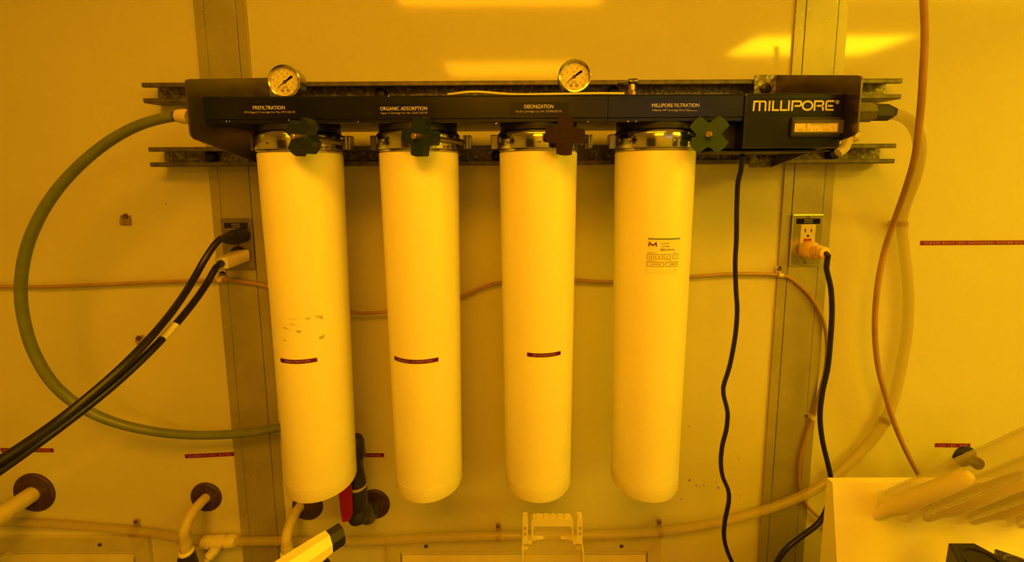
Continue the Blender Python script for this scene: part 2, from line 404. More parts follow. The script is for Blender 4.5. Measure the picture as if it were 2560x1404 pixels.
# ================================================================== FILTER MANIFOLD
HX = [-.4004, -.1844, .0325, .2445]; HD = .168
ZB0, ZB1 = .0797, .1238; BF = .238
man = thing('filter_manifold', (0, -HD, ZB0), 'long dark blue water filter manifold with meter box on two steel brackets', 'filter unit')
for i, (xp, s) in enumerate(((-.5205, 1), (.5290, -1))):
    b = bm_()
    prof = [(RF+.0005, .1945), (.262, .1465), (.268, .1435), (.270, .138), (.270, .063), (.268, .0575), (.262, .0530), (RF+.0005, .0050)]
    prism(b, prof, (xp, 0, 0), OUT, ZU, XR*(-s*.003))
    br = obj('bracket', b, 'bracket', man, False, bevel=.0005)
    b = bm_(); x0, x1 = sorted((xp, xp+s*.046)); box(b, x0, x1, -RF-.0035, -RF-.0004, .0050, .1945, .001); obj('flange', b, 'zinc', br, False)
    for z in (.1655, .0335):
        b = bm_(); lathe(b, [(.0105, 0), (.0105, .008), (.006, .0095)], (xp+s*.024, -RF-.0035, z), OUT, 6); obj('bolt', b, 'black', br, angle=20)
JX = at(1520, 270, BF).x; BXR = at(1857, 300, BF).x
for x0, x1 in ((-.5200, JX-.0004), (JX+.0004, BXR)):
    b = bm_()
    prism(b, [(.085, ZB1), (BF-.003, ZB1), (BF, ZB1-.003), (BF, ZB0+.0075), (BF-.0015, ZB0+.006), (BF-.0015, ZB0+.0012), (BF-.003, ZB0), (.085, ZB0)], (x0, 0, 0), OUT, ZU, XR*(x1-x0))
    obj('cover', b, 'navy', man, False)
# chips in the enamel along the lower edge
for px, py, wd in ((1240, 308, 5), (722, 300, 3), (1570, 303, 4), (1590, 303, 3), (895, 304, 2), (566, 303, 3), (574, 303, 2), (972, 240, 3), (1470, 304, 3)):
    p = at(px, py, BF+.0002); b = bm_(); k = wd*.0004
    prism(b, [(-k, -.0008), (k*.7, -.0012), (k, .0014), (-k*.3, .0008)], p, XR, ZU, OUT*.0002); obj('paint_chip', b, 'print_dim', man, False)
# black heads under the cover
for i, x in enumerate(HX):
    b = bm_(); lathe(b, [(.066, 0), (.069, .002), (.069, .012)], (x, -HD, ZB0-.0115), ZU, 48); obj('head', b, 'black', man)
b = bm_(); box(b, .3450, BXR+.002, -.215, -.10, .036, ZB0-.0005, .002); obj('junction_box', b, 'black', man, False)
b = bm_(); box(b, .3200, .524, -.222, -.06, .0305, .0325); obj('base_plate', b, 'black', man, False)
# name labels on the cover
def manifold_label(px0, px1, py0, py1, l1, h1, w1, c1, l2, h2, w2, c2, line=None):
    a = at(px0, py1, BF+.0003); c = at(px1, py0, BF+.0003)
    b = bm_(); box(b, a.x, c.x, -BF-.0005, -BF-.0001, a.z, c.z); lb = obj('label', b, 'label_black', man, False)
    lb['label'] = 'black label printed ' + l1
    b = bm_(); p = at(c1[0], c1[1], BF+.0007); text(b, l1, flat(p, XR, ZU), h1*.000672, w1*.000672, bold=.004); obj('lettering', b, 'print_tan', lb, False)
    b = bm_(); p = at(c2[0], c2[1], BF+.0007); text(b, l2, flat(p, XR, ZU), h2*.000672, w2*.000672)
    if line:
        p = at(line[0], line[1], BF+.0007); q = at(line[2], line[1], BF+.0007); box(b, p.x, q.x, p.y-.0001, p.y, p.z-.0003, p.z+.0003)
    obj('small_print', b, 'print_dim', lb, False)
manifold_label(600, 746, 257, 292, 'PREFILTRATION', 8.4, 78, (672, 269), 'MF-Lifegard II Cartridge Cat. No. CP14 022 03', 4.6, 124, (674, 280))
manifold_label(938, 1082, 259, 290, 'ORGANIC ADSORPTION', 8.4, 115, (1009, 271), 'Super-C Cartridge Cat. No. CDAC 022 02', 4.6, 114, (1010, 282))
manifold_label(1276, 1420, 255, 288, 'DEIONIZATION', 8.4, 71, (1347, 266), 'Ion-Ex Cartridge Cat. No. CDMB 022 02', 4.6, 112, (1347, 278))
manifold_label(1617, 1762, 253, 285, 'MILLIPORE FILTRATION', 8.2, 115, (1689, 263), 'Millitube MF Cartridge Pore Size', 4.6, 92, (1678, 275), (1726, 276.5, 1744))
# meter box
MBF = .241
a = at(1857, 370, MBF); c = at(2118, 235, MBF)
X0, X1, Z0, Z1 = BXR+.0003, .5300-.0035, a.z, ZB1
b = bm_(); box(b, X0, X1, -MBF, -.09, Z0, Z1, .003); mb = obj('meter_box', b, 'navy', man, False)
p0 = at(1873, 289, MBF); p1 = at(2106, 245, MBF)
b = bm_(); outline(b, flat((0, -MBF-.0003, 0), XR, ZU), p0.x, p1.x, p0.z, p1.z, .0009); obj('name_plate_edge', b, 'label_black', mb, False)
LG = [([(357, 0), (362, 131), (505, 131), (519, 122), (523, 104), (523, 0)], 0), ([(440, 0), (440, 131)], 0), ([(577, 0), (577, 143)], 0),
      ([(627, 143), (627, 12), (715, 12)], 0), ([(740, 143), (740, 12), (830, 12)], 0), ([(850, 0), (850, 143)], 0),
      ([(897, 0), (897, 131), (1000, 131), (1017, 122), (1023, 100), (1017, 77), (1000, 67), (930, 67)], 0),
      ([(1112+69*cos(k*pi/12), 71+59*sin(k*pi/12)) for k in range(24)], 1),
      ([(1212, 0), (1212, 131), (1308, 131), (1326, 122), (1332, 100), (1326, 78), (1308, 68), (1240, 68)], 0), ([(1306, 68), (1330, 40), (1334, 0)], 0),
      ([(1485, 131), (1388, 131), (1376, 120), (1373, 100), (1373, 30), (1380, 12), (1480, 12)], 0), ([(1398, 66), (1468, 66)], 0),
      ([(1525+24*cos(k*pi/8), 116+24*sin(k*pi/8)) for k in range(16)], 2), ([(1518, 104), (1518, 127), (1530, 127), (1532, 119), (1520, 115), (1533, 104)], 3)]
q0 = at(1820+345/5.617, 180+548/5.617, MBF+.0006); q1 = at(1820+1485/5.617, 180+542/5.617, MBF+.0006); k = (q1.x-q0.x)/(1485-345)
b = bm_()
for pts, cl in LG: ribbon(b, [(x-345, y) for x, y in pts], {0: 24, 1: 24, 2: 5, 3: 5}[cl], flat(q0, XR*k, ZU*k), cl in (1, 2))
obj('lettering', b, 'print_tan', mb, False)
# resistivity meter in the box
m0 = at(1972, 344, MBF); m1 = at(2100, 292, MBF)
b = bm_(); box(b, m0.x, m1.x, -MBF-.0045, -MBF+.002, m0.z, m1.z, .003); mt = obj('meter', b, 'blackplastic', man, False)
g0 = at(1981, 334, MBF+.006); g1 = at(2100, 300, MBF+.006); GY = -MBF-.0050
b = bm_(); box(b, g0.x+.0035, g1.x-.002, GY-.0002, GY, g0.z+.003, g1.z-.005); obj('scale_card', b, 'dial', mt, False)
b = bm_(); pl = flat((0, GY-.0004, 0), XR, ZU); sx = g0.x+.0035; sw = g1.x-.002-sx; zb_ = g0.z+.003; hh = g1.z-.005-zb_
for t in (.07, .10, .13, .16, .19, .25, .28, .31, .35, .44, .52, .655, .685, .72, .76, .80, .90): rect(b, pl, sx+sw*t, sx+sw*t+.0005, zb_+.001, zb_+hh*.38)
text(b, 'MEGOHMS-CM', flat((sx+sw*.57, GY-.0004, zb_+hh*.86), XR, ZU), .0022, sw*.42)
for t, s in ((.18, '.5'), (.26, '1'), (.435, '5'), (.64, '10'), (.87, '18')): text(b, s, flat((sx+sw*t, GY-.0004, zb_+hh*.55), XR, ZU), .0019)
obj('scale_print', b, 'ink', mt, False)
b = bm_(); rect(b, flat((0, GY-.0008, 0), XR, ZU), sx+sw*.265, sx+sw*.280, zb_+hh*.45, zb_+hh*.98); obj('pointer', b, 'redprint', mt, False)
b = bm_(); box(b, g0.x, g1.x, GY-.0105, GY-.0009, g0.z, g1.z, .0015); obj('window', b, 'glass', mt, False)
# nylon elbow under the box on the right
b = bm_(); pa = at(2118, 345, .14); pb = at(2112, 374, .14); tube(b, [pa+V((.02, 0, .006)), pa+V((.004, 0, .004)), pb+V((0, 0, .004)), pb+V((-.012, 0, -.006))], .0085, 10)
lathe(b, [(.0115, 0), (.0115, .010)], pa+V((.006, 0, .004)), XR, 12); obj('elbow_fitting', b, 'nylon', man)

# ================================================================== FILTER HOUSINGS
ZT, ZS, ZBt = .0344, -.5843, -.6125
RT, RS, RB = .0706, .0644, .0648
def rad(z): return RT+(RS-RT)*(ZT-z)/(ZT-ZS)
def hit(u, v, i, extra=0.0):
    """photo position -> (angle, z) on housing i; angle 0 faces the room"""
    r = ray(u, v); c = V((HX[i], -HD))
    def surf(t):
        p = CAM+r*t; return math.hypot(p.x-c.x, p.y-c.y)-rad(p.z)-extra
    t0 = .3; t = t0
    while surf(t) > 0 and t < 1.2: t += .002
    lo, hi = t-.002, t
    for _ in range(30):
        m = (lo+hi)/2
        if surf(m) > 0: lo = m
        else: hi = m
    p = CAM+r*lo; return math.atan2(p.x-c.x, -(p.y-c.y)), p.z
def onh(i, lift):
    def f(a, z):
        q = rad(z)+lift; return V((HX[i]+q*sin(a), -HD-q*cos(a), z))
    return f
def knob_outline(Rk, rot):
    pts = []
    for L in range(4):
        a = rot+L*pi/2
        for k in range(5): t = a+R(-21+42*k/4); pts.append((Rk*cos(t), Rk*sin(t)))
        for k in range(1, 8):
            s = k/8; t = a+R(21+48*s); q = Rk*(1-.40*sin(pi*s)**.8); pts.append((q*cos(t), q*sin(t)))
    return pts
def housing(i, label, kp, kd, beta, krot, kmat, tip, kr=.0315):
    x = HX[i]; c = V((x, -HD, 0))
    t = thing('filter_housing', (x, -HD, ZBt), label, 'filter housing', 'cream filter housings')
    b = bm_()
    lathe(b, [(RS, ZS+.0007), (RT, ZT-.003), (RT-.002, ZT), (RT-.004, ZT+.0004)], c, ZU, 96); body = obj('body', b, 'housing', t)
    b = bm_(); lathe(b, [(RS-.010, ZBt), (RB-.0035, ZBt), (RB-.001, ZBt+.0012), (RB, ZBt+.004), (RS+.0001, ZS-.0003), (RS-.0008, ZS), (RS-.0008, ZS+.002)], c, ZU, 96); obj('end_cap', b, 'housing_cap', t)
    b = bm_(); lathe(b, [(.069, .0346), (.0722, .0350), (.0728, .0362), (.0722, .0374), (.069, .0378)], c, ZU, 72); obj('flange_ring', b, 'chrome', t)
    b = bm_(); lathe(b, [(.071, .0382), (.0742, .0382), (.0748, .0395), (.0748, .0622), (.0742, .0640), (.0712, .0676), (.0700, .0676)], c, ZU, 96); cl = obj('clamp_band', b, 'chrome', t)
    b = bm_(); p = onh(i, 0)(0, .05); lathe(b, [(.0026, 0), (.0026, .0006), (.0012, .001)], V((x+.0748*sin(-.25+.12*i), -HD-.0748*cos(-.25+.12*i), .0485)), V((sin(-.25+.12*i), -cos(-.25+.12*i), 0)), 12); obj('rivet', b, 'steel', cl)
    # hinge on the far left
    b = bm_(); box(b, x-.0855, x-.073, -HD-.012, -HD+.006, .0392, .0645, .0015); obj('hinge', b, 'steel', cl, False)
    # swing bolt from the trunnion to the knob
    kc = at(kp[0], kp[1], kd); ax = V((-sin(beta), -cos(beta), 0)); u = V((cos(beta), -sin(beta), 0))
    th = .017
    tr = V((x+.0865, -HD-.006, kc.z-.004))
    b = bm_(); rod(b, kc-ax*th, tr, .0052, .0052, 14); obj('swing_bolt', b, 'steel', cl)
    b = bm_(); lathe(b, [(.0105, 0), (.0105, .010), (.0085, .013)], kc-ax*(th+.013), ax, 20); obj('collar', b, kmat, cl)
    b = bm_(); box(b, tr.x-.004, tr.x+.010, tr.y-.010, tr.y+.010, .0400, .0640, .002); tb = obj('trunnion', b, 'steel', cl, False)
    b = bm_(); rod(b, (tr.x+.003, tr.y-.0105, .0405), (tr.x+.003, tr.y-.0105, .0635), .0042); obj('pin', b, 'steel', cl)
    b = bm_(); a0 = .62
    for k in range(9):
        pass
    pts = [(x+.0762*sin(a), -HD-.0762*cos(a)) for a in [a0+.09*k for k in range(11)]] + [(x+.0749*sin(a), -HD-.0749*cos(a)) for a in [a0+.09*k for k in range(10, -1, -1)]]
    for z0, z1 in ((.0395, .0440), (.0575, .0622)): prism(b, pts, (0, 0, z0), XR, V((0, 1, 0)), ZU*(z1-z0))
    obj('strap', b, 'chrome', cl, angle=50)
    b = bm_(); prism(b, knob_outline(kr, krot), kc, u, ZU, -ax*th); kn = obj('knob', b, kmat, cl, bevel=.0012)
    kn['label'] = {'knob_green': 'dark green four lobed knob', 'knob_olive': 'green four lobed knob', 'knob_brown': 'brown four lobed knob'}[kmat]
    b = bm_()
    if tip: lathe(b, [(.0048, -.002), (.0048, .011), (.0036, .0125)], kc, ax, 14)
    else: lathe(b, [(.0046, -.001), (.0046, .0003)], kc, ax, 14)
    obj('bolt_tip' if tip else 'bolt_hole', b, 'brass' if tip else 'black', kn if False else cl)
    return t, body
def tape(parent, place, a0, z0, a1, z1, h, s, wfrac, group=None, hs=.55):
    """embossed tape from (a0,z0) to (a1,z1) in the coordinates of place()"""
    n = 14; b = bm_(); up = []; lo = []
    for k in range(n+1):
        a = a0+(a1-a0)*k/n; z = z0+(z1-z0)*k/n
        up.append(b.verts.new(place(a, z+h/2))); lo.append(b.verts.new(place(a, z-h/2)))
    for k in range(n): b.faces.new((lo[k], lo[k+1], up[k+1], up[k]))
    bmesh.ops.solidify(b, geom=list(b.faces), thickness=-.0004)
    return obj('tape_label', b, 'red_tape', parent, False)
H = []
specs = [
 ('leftmost cream filter housing with torn sticker residue and a dark green knob', (747, 342), .266, R(24), R(52), 'knob_green', True),
 ('second cream filter housing from the left with a dark green knob and bare front', (1044, 341), .268, R(22), R(84), 'knob_green', True),
 ('third cream filter housing from the left with the brown clamp knob', (1411, 338), .266, R(14), R(87), 'knob_brown', False),
 ('rightmost cream filter housing with the printed sticker and the bright green knob', (1772, 336), .262, R(24), R(45), 'knob_olive', True)]
for i, s in enumerate(specs): H.append(housing(i, *s))
H[1][0]['label'] = 'second cream filter housing from the left, red tape ORGANIC ADSORPTION, dark green knob'
def htape(i, pl, pr, h, s, frac):
    a0, z0 = hit(*pl, i); a1, z1 = hit(*pr, i)
    t = tape(H[i][0], onh(i, .0006), a0, z0, a1, z1, h, s, frac)
    t['label'] = 'dark red embossed tape reading ' + s
    b = bm_(); am, zm = (a0+a1)/2, (z0+z1)/2; rr = rad(zm)
    f = lambda x, y: onh(i, .0008)(am+x/rr, zm+(z1-z0)/(a1-a0)*(x/rr)+y)
    text(b, s, f, h*.46, abs(a1-a0)*rr*frac, spacing=1.15); obj('lettering', b, 'emboss', t, False)
htape(0, (702, 899), (793, 898), .0076, 'PREFILTRATION', .66)
htape(1, (986, 893), (1096, 897), .0076, 'ORGANIC ADSORPTION', .74)
htape(2, (1318, 885), (1401, 881), .0072, 'DE IONIZATION', .66)
# torn sticker left on the first housing
for pts in ([(706, 815), (716, 818), (724, 824), (712, 822)], [(722, 806), (738, 811), (748, 811), (742, 815), (728, 812)],
            [(724, 797), (742, 795), (760, 791), (745, 798), (728, 799)], [(785, 789), (806, 787), (808, 798), (798, 796)], [(796, 842), (812, 834), (809, 846), (798, 848)],
            [(740, 826), (752, 824), (754, 830), (745, 832)], [(708, 846), (716, 849), (718, 853), (709, 850)], [(762, 795), (776, 792), (777, 796), (764, 799)]):
    b = bm_(); f = onh(0, .0005); b.faces.new([b.verts.new(f(*hit(u, v, 0))) for u, v in pts]); bmesh.ops.solidify(b, geom=list(b.faces), thickness=-.0003)
    obj('sticker_residue', b, 'residue', H[0][0], False)
# printed sticker on the last housing
a0, zt_ = hit(1619, 592, 3); a1, _ = hit(1701, 592, 3); _, zb_ = hit(1650, 682, 3)
SW = (a1-a0); SH = zt_-zb_
def sk(lift):
    f = onh(3, lift); sh = R(-1.2)
    return lambda x, y: f(a0+SW*x+sh*(1-y), zb_+SH*y)     # unit square
b = bm_(); n = 10; pl = sk(.0005)
g = [[b.verts.new(pl(k/n, j)) for k in range(n+1)] for j in (0, 1)]
for k in range(n): b.faces.new((g[0][k], g[0][k+1], g[1][k+1], g[1][k]))
stk = obj('sticker', b, 'sticker', H[3][0], False); stk['label'] = 'off white sticker with printed boxes and a purple mark'
def onst(xc, yc):
    f = sk(.0009); kx = 1/(SW*rad(zb_)); ky = 1/SH
    return lambda x, y: f(xc+x*kx, yc+y*ky)
b = bm_(); g = sk(.0008)
for k in range(8): rect(b, g, .02+.12*k, .02+.12*(k+1), .935, .975)
obj('header_bar', b, 'teal', stk, False)
b = bm_(); ribbon(b, [(-.006, -.0035), (-.0052, .0030), (-.003, .0008), (0, -.0018), (.003, .0008), (.0052, .0030), (.006, -.0035)], .0022, onst(.155, .80)); obj('mark', b, 'purple', stk, False)
b = bm_()
for s, x, y, h, al in (('Ion-Ex™', .40, .835, .0024, 'l'), ('Cartridge', .40, .755, .0024, 'l'), ('REF', .40, .655, .0019, 'l'), ('CPMB02005', .54, .655, .0021, 'l'),
                       ('Code', .76, .565, .0014, 'l'), ('UPW', .845, .470, .0015, 'c'),
                       ('06-AUG-2020', .28, .245, .0019, 'c'), ('F0XB08609', .79, .245, .0019, 'c'), ('SW0127', .86, .07, .0011, 'c')):
    text(b, s, onst(x, y), h, align=al, bold=.006)
for q in ((.385, .525, .628, .685), (.02, .21, .395, .53), (.25, .45, .395, .53), (.49, .69, .395, .53), (.76, .95, .395, .53), (.02, .51, .18, .305), (.56, .955, .18, .305)): outline(b, sk(.0009), *q, .009, 8)
obj('print', b, 'ink', stk, False)
b = bm_()
for s, x, y, h, al in (('Installation date', .03, .572, .0015, 'l'), ('Production date', .03, .345, .0015, 'l'), ('Lot number', .57, .345, .0014, 'l'), ('18', .115, .462, .0030, 'c'), ('02', .35, .462, .0028, 'c'), ('21', .59, .462, .0026, 'c')):
    text(b, s, onst(x, y), h, align=al)
obj('red_print', b, 'purple', stk, False)

# ================================================================== GAUGES, VALVE, CABLE ON TOP
def gauge(u, v, fd, label):
    c = at(u, v, fd); r = .0272; L = .027
    t = thing('pressure_gauge', (c.x, c.y+L/2, ZB1), label, 'gauge', 'pressure gauges on the manifold')
    b = bm_(); o = c+V((0, L, 0))
    lathe(b, [(.001, 0), (r-.002, 0), (r, .002), (r, L-.0015)], o, OUT, 48, cap=False); obj('case', b, 'steel', t)
    b = bm_(); prof = [(r, -.0025), (r+.0008, -.0015), (r+.0008, 0), (r-.0005, .0008), (r-.0026, .0002), (r-.0026, -.0045)]
    lathe(b, prof, c, OUT, 48, cap=False); obj('bezel', b, 'chrome', t)
    b = bm_(); lathe(b, [(r-.0024, -.005), (r-.0024, -.0042)], c, OUT, 48); dl = obj('dial', b, 'dial', t)
    b = bm_(); f = flat(c+OUT*-.0040, XR, ZU); Rr = r-.0030
    for k in range(51):
        a = R(225-270*k/50); q0 = Rr*(.80 if k % 5 else .74); q1 = Rr*(.86 if k % 5 else .90); wd = .00022 if k % 5 else .0004
        ribbon(b, [(q0*cos(a), q0*sin(a)), (q1*cos(a), q1*sin(a))], wd*1.5, f)
    for k in range(8):
        a = R(225-270*k/7); text(b, str(k), flat(c+OUT*-.0040+XR*(Rr*.60*cos(a))+ZU*(Rr*.60*sin(a)), XR, ZU), .0036)
    for k in range(0, 11, 2):
        a = R(225-270*k/10); text(b, str(k*10), flat(c+OUT*-.0040+XR*(Rr*.94*cos(a))+ZU*(Rr*.94*sin(a)), XR, ZU), .0020)
    text(b, 'kg/cm²', flat(c+OUT*-.0040+ZU*.0085, XR, ZU), .0018, bold=.01)
    text(b, 'LBS/SQ. IN.', flat(c+OUT*-.0040-ZU*.0205, XR, ZU), .0013, bold=.01)
    for dx in (-.0055, .0045):
        ribbon(b, [(dx+.0020*cos(k*pi/5), -.0150+.0020*sin(k*pi/5)) for k in range(10)], .0012, f, True)
    for dz in (-.0075, -.0092, -.0108): ribbon(b, [(-.004+dz*.1, dz), (.0042, dz)], .0005, f)
    obj('markings', b, 'ink', dl, False)
    b = bm_(); f = flat(c+OUT*-.0033, XR, ZU); a = R(216); e = V((cos(a), sin(a))); nn = V((-e.y, e.x))
    for pts in ([nn*.0009, e*(Rr*.86), -nn*.0009], [nn*.0009, -nn*.0009, -e*.0085-nn*.0017, -e*.016-nn*.0017, -e*.016+nn*.0017, -e*.0085+nn*.0017]): b.faces.new([b.verts.new(f(*p)) for p in pts])
    bmesh.ops.solidify(b, geom=list(b.faces), thickness=.0003)
    obj('needle', b, 'ink', t, False)
    b = bm_(); lathe(b, [(.0026, 0), (.0026, .0012), (.0015, .0016)], c+OUT*-.0034, OUT, 16); obj('hub', b, 'ink', t)
    b = bm_(); rod(b, o+V((0, -L*.45, -r+.002)), (c.x, c.y+L*.55, ZB1+.0002), .0065, .0065, 6); obj('stem', b, 'brass', t, angle=20)
gauge(709.5, 203, .197, 'round steel pressure gauge above the PREFILTRATION label')
gauge(1436.5, 190, .200, 'round steel pressure gauge above the third housing')
vb = at(1579, 236, .195)
vt = thing('bleed_valve', (vb.x, vb.y, ZB1), 'small brass bleed valve with steel lever on the manifold', 'valve')
b = bm_(); lathe(b, [(.0068, 0), (.0068, .012), (.006, .0135)], (vb.x, vb.y, ZB1), ZU, 6); obj('hex_body', b, 'brass', vt, angle=20)
b = bm_(); lathe(b, [(.0055, .0135), (.0055, .0225), (.005, .0245)], (vb.x, vb.y, ZB1), ZU, 20); obj('bonnet', b, 'brass', vt)
hz = ZB1+.0285
b = bm_(); lathe(b, [(.0046, 0), (.0052, .002), (.0052, .013), (.004, .015)], (vb.x-.006, vb.y-.003, hz-.0006), V((1, .12, .08)), 18); hb = obj('lever_boss', b, 'steel', vt)
b = bm_(); rod(b, (vb.x-.004, vb.y-.003, hz), (vb.x-.0245, vb.y-.006, hz-.003), .0019, .0026, 12); obj('lever', b, 'steel', vt)
P = [at(1120, 236, .205), at(1140, 234, .212), at(1165, 230.5, .214), at(1200, 230, .214), at(1250, 234, .216), at(1300, 236.5, .218), at(1400, 235, .219), at(1500, 233.5, .219), at(1560, 234, .21)]
for p in P: p.z = max(p.z, ZB1+.0026)
b = bm_(); tube(b, P, .0022, 8); tag(obj('thin_cable', b, 'tube_white'), 'thin white cable lying along the top of the manifold', 'cable')

# ================================================================== HOSES AND TUBES
gh = thing('green_hose', at(440, 290, .168), 'thick green hose looping from the left bracket round behind the first housing', 'hose')
P = [(436, 291, .170), (400, 297, .172), (340, 316, .172), (270, 355, .170), (200, 412, .166), (140, 478, .162), (95, 550, .158), (64, 630, .152), (52, 720, .146), (60, 800, .138), (85, 880, .128), (130, 955, .116), (195, 1012, .102), (280, 1053, .088), (380, 1077, .074), (480, 1087, .062), (580, 1085, .052), (660, 1076, .044), (705, 1066, .040), (760, 1050, .036), (800, 1020, .032)]
b = bm_(); tube(b, [at(*p) for p in P], .0092, 16); obj('hose', b, 'hose_green', gh)
p = at(450, 291, .170)
b = bm_(); lathe(b, [(.0088, 0), (.0118, .003), (.0132, .010), (.0132, .021), (.0125, .024)], p+V((-.006, 0, .001)), V((1, 0, -.08)), 24); obj('barb_nut', b, 'nylon', gh)
b = bm_(); lathe(b, [(.0135, 0), (.0165, .004), (.0165, .0600)], V((-.5870, -.170, p.z)), XR, 6); obj('coupling', b, 'grey_fit', gh, angle=20)

ch = thing('clear_hose', at(2225, 284, .165), 'cloudy clear hose from the right fitting down and along the bottom of the wall', 'hose')
HP = [(2222, 283, .168), (2255, 290, .167), (2283, 312, .160), (2298, 350, .145), (2297, 400, .120), (2284, 455, .085), (2264, 510, .045), (2254, 560, .020), (2260, 620, .017), (2268, 690, .017), (2271, 760, .017), (2266, 840, .017), (2252, 920, .017), (2236, 990, .018), (2212, 1052, .019), (2170, 1110, .018), (2115, 1165, .022), (2060, 1208, .027), (1990, 1245, .029), (1900, 1278, .026), (1790, 1306, .024), (1650, 1327, .024), (1520, 1335, .025), (1380, 1338, .025), (1245, 1338, .025), (1100, 1343, .025), (960, 1350, .025), (840, 1352, .022), (720, 1351, .020), (640, 1352, .018), (588, 1353, .018)]
b = bm_(); tube(b, [at(*p) for p in HP], .0100, 14); obj('hose', b, 'hose_clear', ch)
HP2 = [(505, 1352, .018), (450, 1343, .016), (400, 1334, .015), (335, 1326, .014), (240, 1317, .013), (120, 1308, .013), (0, 1304, .013), (-120, 1302, .013)]
b = bm_(); tube(b, [at(*p) for p in HP2], .0095, 14); obj('hose_tail', b, 'hose_clear', ch)
# right coupling
p = at(2180, 281, .168)
b = bm_(); lathe(b, [(.0165, 0), (.0172, .002), (.0172, .098), (.0150, .102)], V((.5325, -.168, p.z)), XR, 8); obj('coupling', b, 'grey_fit', ch, angle=20)
b = bm_(); lathe(b, [(.0125, 0), (.0150, .003), (.0150, .030), (.0100, .040)], V((.6325, -.168, p.z)), XR, 6, a0=.5); obj('hex_nut', b, 'blackplastic', ch, angle=20)
# tee
p0 = at(506, 1355, .020); p1 = at(590, 1352, .020); dx = (p1-p0).normalized(); L = (p1-p0).length
b = bm_(); lathe(b, [(.0095, 0), (.0145, .002), (.0155, .012), (.0145, .020), (.0115, .022), (.0115, .027), (.0150, .029), (.0155, .045), (.0145, .052), (.0115, .054), (.0115, .059), (.0150, .061), (.0155, .072), (.0120, L)], p0, dx, 20); te = obj('tee', b, 'nylon', ch)
q0 = at(548, 1362, .024); q1 = at(522, 1392, .040); q2 = at(500, 1430, .05)
b = bm_(); rod(b, q0, q0.lerp(q1, .35), .0095); rod(b, q0.lerp(q1, .30), q1, .0125, .0115); rod(b, q1, q2, .0075); obj('branch', b, 'nylon', te)
def clip(u, v, d, axis, r, m, label, up=V((0, 0, 1)), ear=.011):
    c = at(u, v, d); t = thing('tube_clip', (c.x, 0, c.z), label, 'clip', 'tube clips on the wall')
    ax = V(axis).normalized(); w2 = .0055
    b = bm_(); lathe(b, [(r, 0), (r+.0016, 0), (r+.0016, 2*w2), (r, 2*w2)], c-ax*w2, ax, 20, cap=False); obj('band', b, m, t)
    e = c+up*(r+ear*.75); e.y = -max(d-.008, .003)
    b = bm_(); lathe(b, [(.0072, 0), (.0072, .003)], V((e.x, e.y+.002, e.z)), OUT, 18)
    prism(b, [(-.005, 0), (.005, 0), (.005, ear), (-.005, ear)], V((c.x, e.y+.001, c.z))+up*(r*.6), up.cross(OUT).normalized(), up, OUT*.0028); obj('ear', b, m, t)
    b = bm_(); lathe(b, [(.0042, 0), (.0042, .002), (.002, .003)], V((e.x, e.y-.001, e.z)), OUT, 14); obj('screw', b, 'screw', t)
clip(2254, 560, .020, (0, 0, 1), .0103, 'mount', 'amber clip holding the clear hose beside the long red tape', up=V((-1, 0, .1)), ear=.006)
clip(2212, 1052, .019, at(2170, 1110, .018)-at(2236, 990, .018), .0103, 'mount', 'amber clip where the clear hose bends toward the bottom of the wall', up=V((.8, 0, -.5)), ear=.004)
clip(1650, 1327, .024, XR, .0103, 'mount', 'brown screwed clip on the clear hose below the rightmost housing')
clip(1245, 1338, .025, XR, .0103, 'mount', 'brown screwed clip on the clear hose left of the clear holder')
clip(335, 1326, .014, XR, .0098, 'mount', 'brown screwed clip on the clear hose above the left access panel')

TP = [(-60, 714), (0, 715), (100, 716), (250, 711), (400, 704), (552, 700), (600, 703), (668, 716), (760, 752), (880, 780), (925, 782), (970, 778), (1060, 768), (1155, 741), (1200, 721), (1250, 706), (1340, 698), (1440, 700), (1530, 704), (1640, 697), (1740, 690), (1840, 684), (1950, 687), (1990, 706), (2030, 746), (2056, 795), (2067, 850), (2064, 920), (2047, 990), (2033, 1043), (2014, 1095), (2001, 1150), (1998, 1205), (2010, 1250), (2040, 1285), (2064, 1304), (2100, 1330)]
b = bm_(); tube(b, [at(u, v, .022 if u in (880, 925, 970, 760) else .0115) for u, v in TP], .0040, 10); tag(obj('thin_tube', b, 'tube_brown'), 'thin tan tube crossing the wall behind the housings to the right strip', 'tube')
clip(552, 700, .0120, XR, .0043, 'nylon', 'white nylon clip on the thin tube under the left outlet', ear=.010)
clip(1950, 687, .0120, V((1, 0, -.25)), .0043, 'nylon', 'white nylon clip on the thin tube under the right outlet', ear=.010)
clip(2033, 1043, .0120, V((-.3, 0, -1)), .0043, 'nylon', 'white nylon clip on the thin tube low on the right strip', up=V((-1, 0, .1)), ear=.010)
BP = [(2306, -60), (2309, 0), (2312, 90), (2308, 180), (2301, 280), (2288, 390), (2265, 470), (2240, 540), (2213, 620), (2196, 700), (2188, 780), (2188, 850), (2196, 920), (2213, 985), (2233, 1050), (2262, 1120), (2300, 1192), (2340, 1265), (2390, 1340)]
b = bm_(); tube(b, [at(u, v, (.20 if v < 250 else .19 if v < 350 else .165 if v < 450 else .125 if v < 500 else .08 if v < 600 else .05)) for u, v in BP], .0055, 10); tag(obj('brown_tube', b, 'tube_brown'), 'tan tube hanging from above on the right, crossing the clear hose', 'tube')

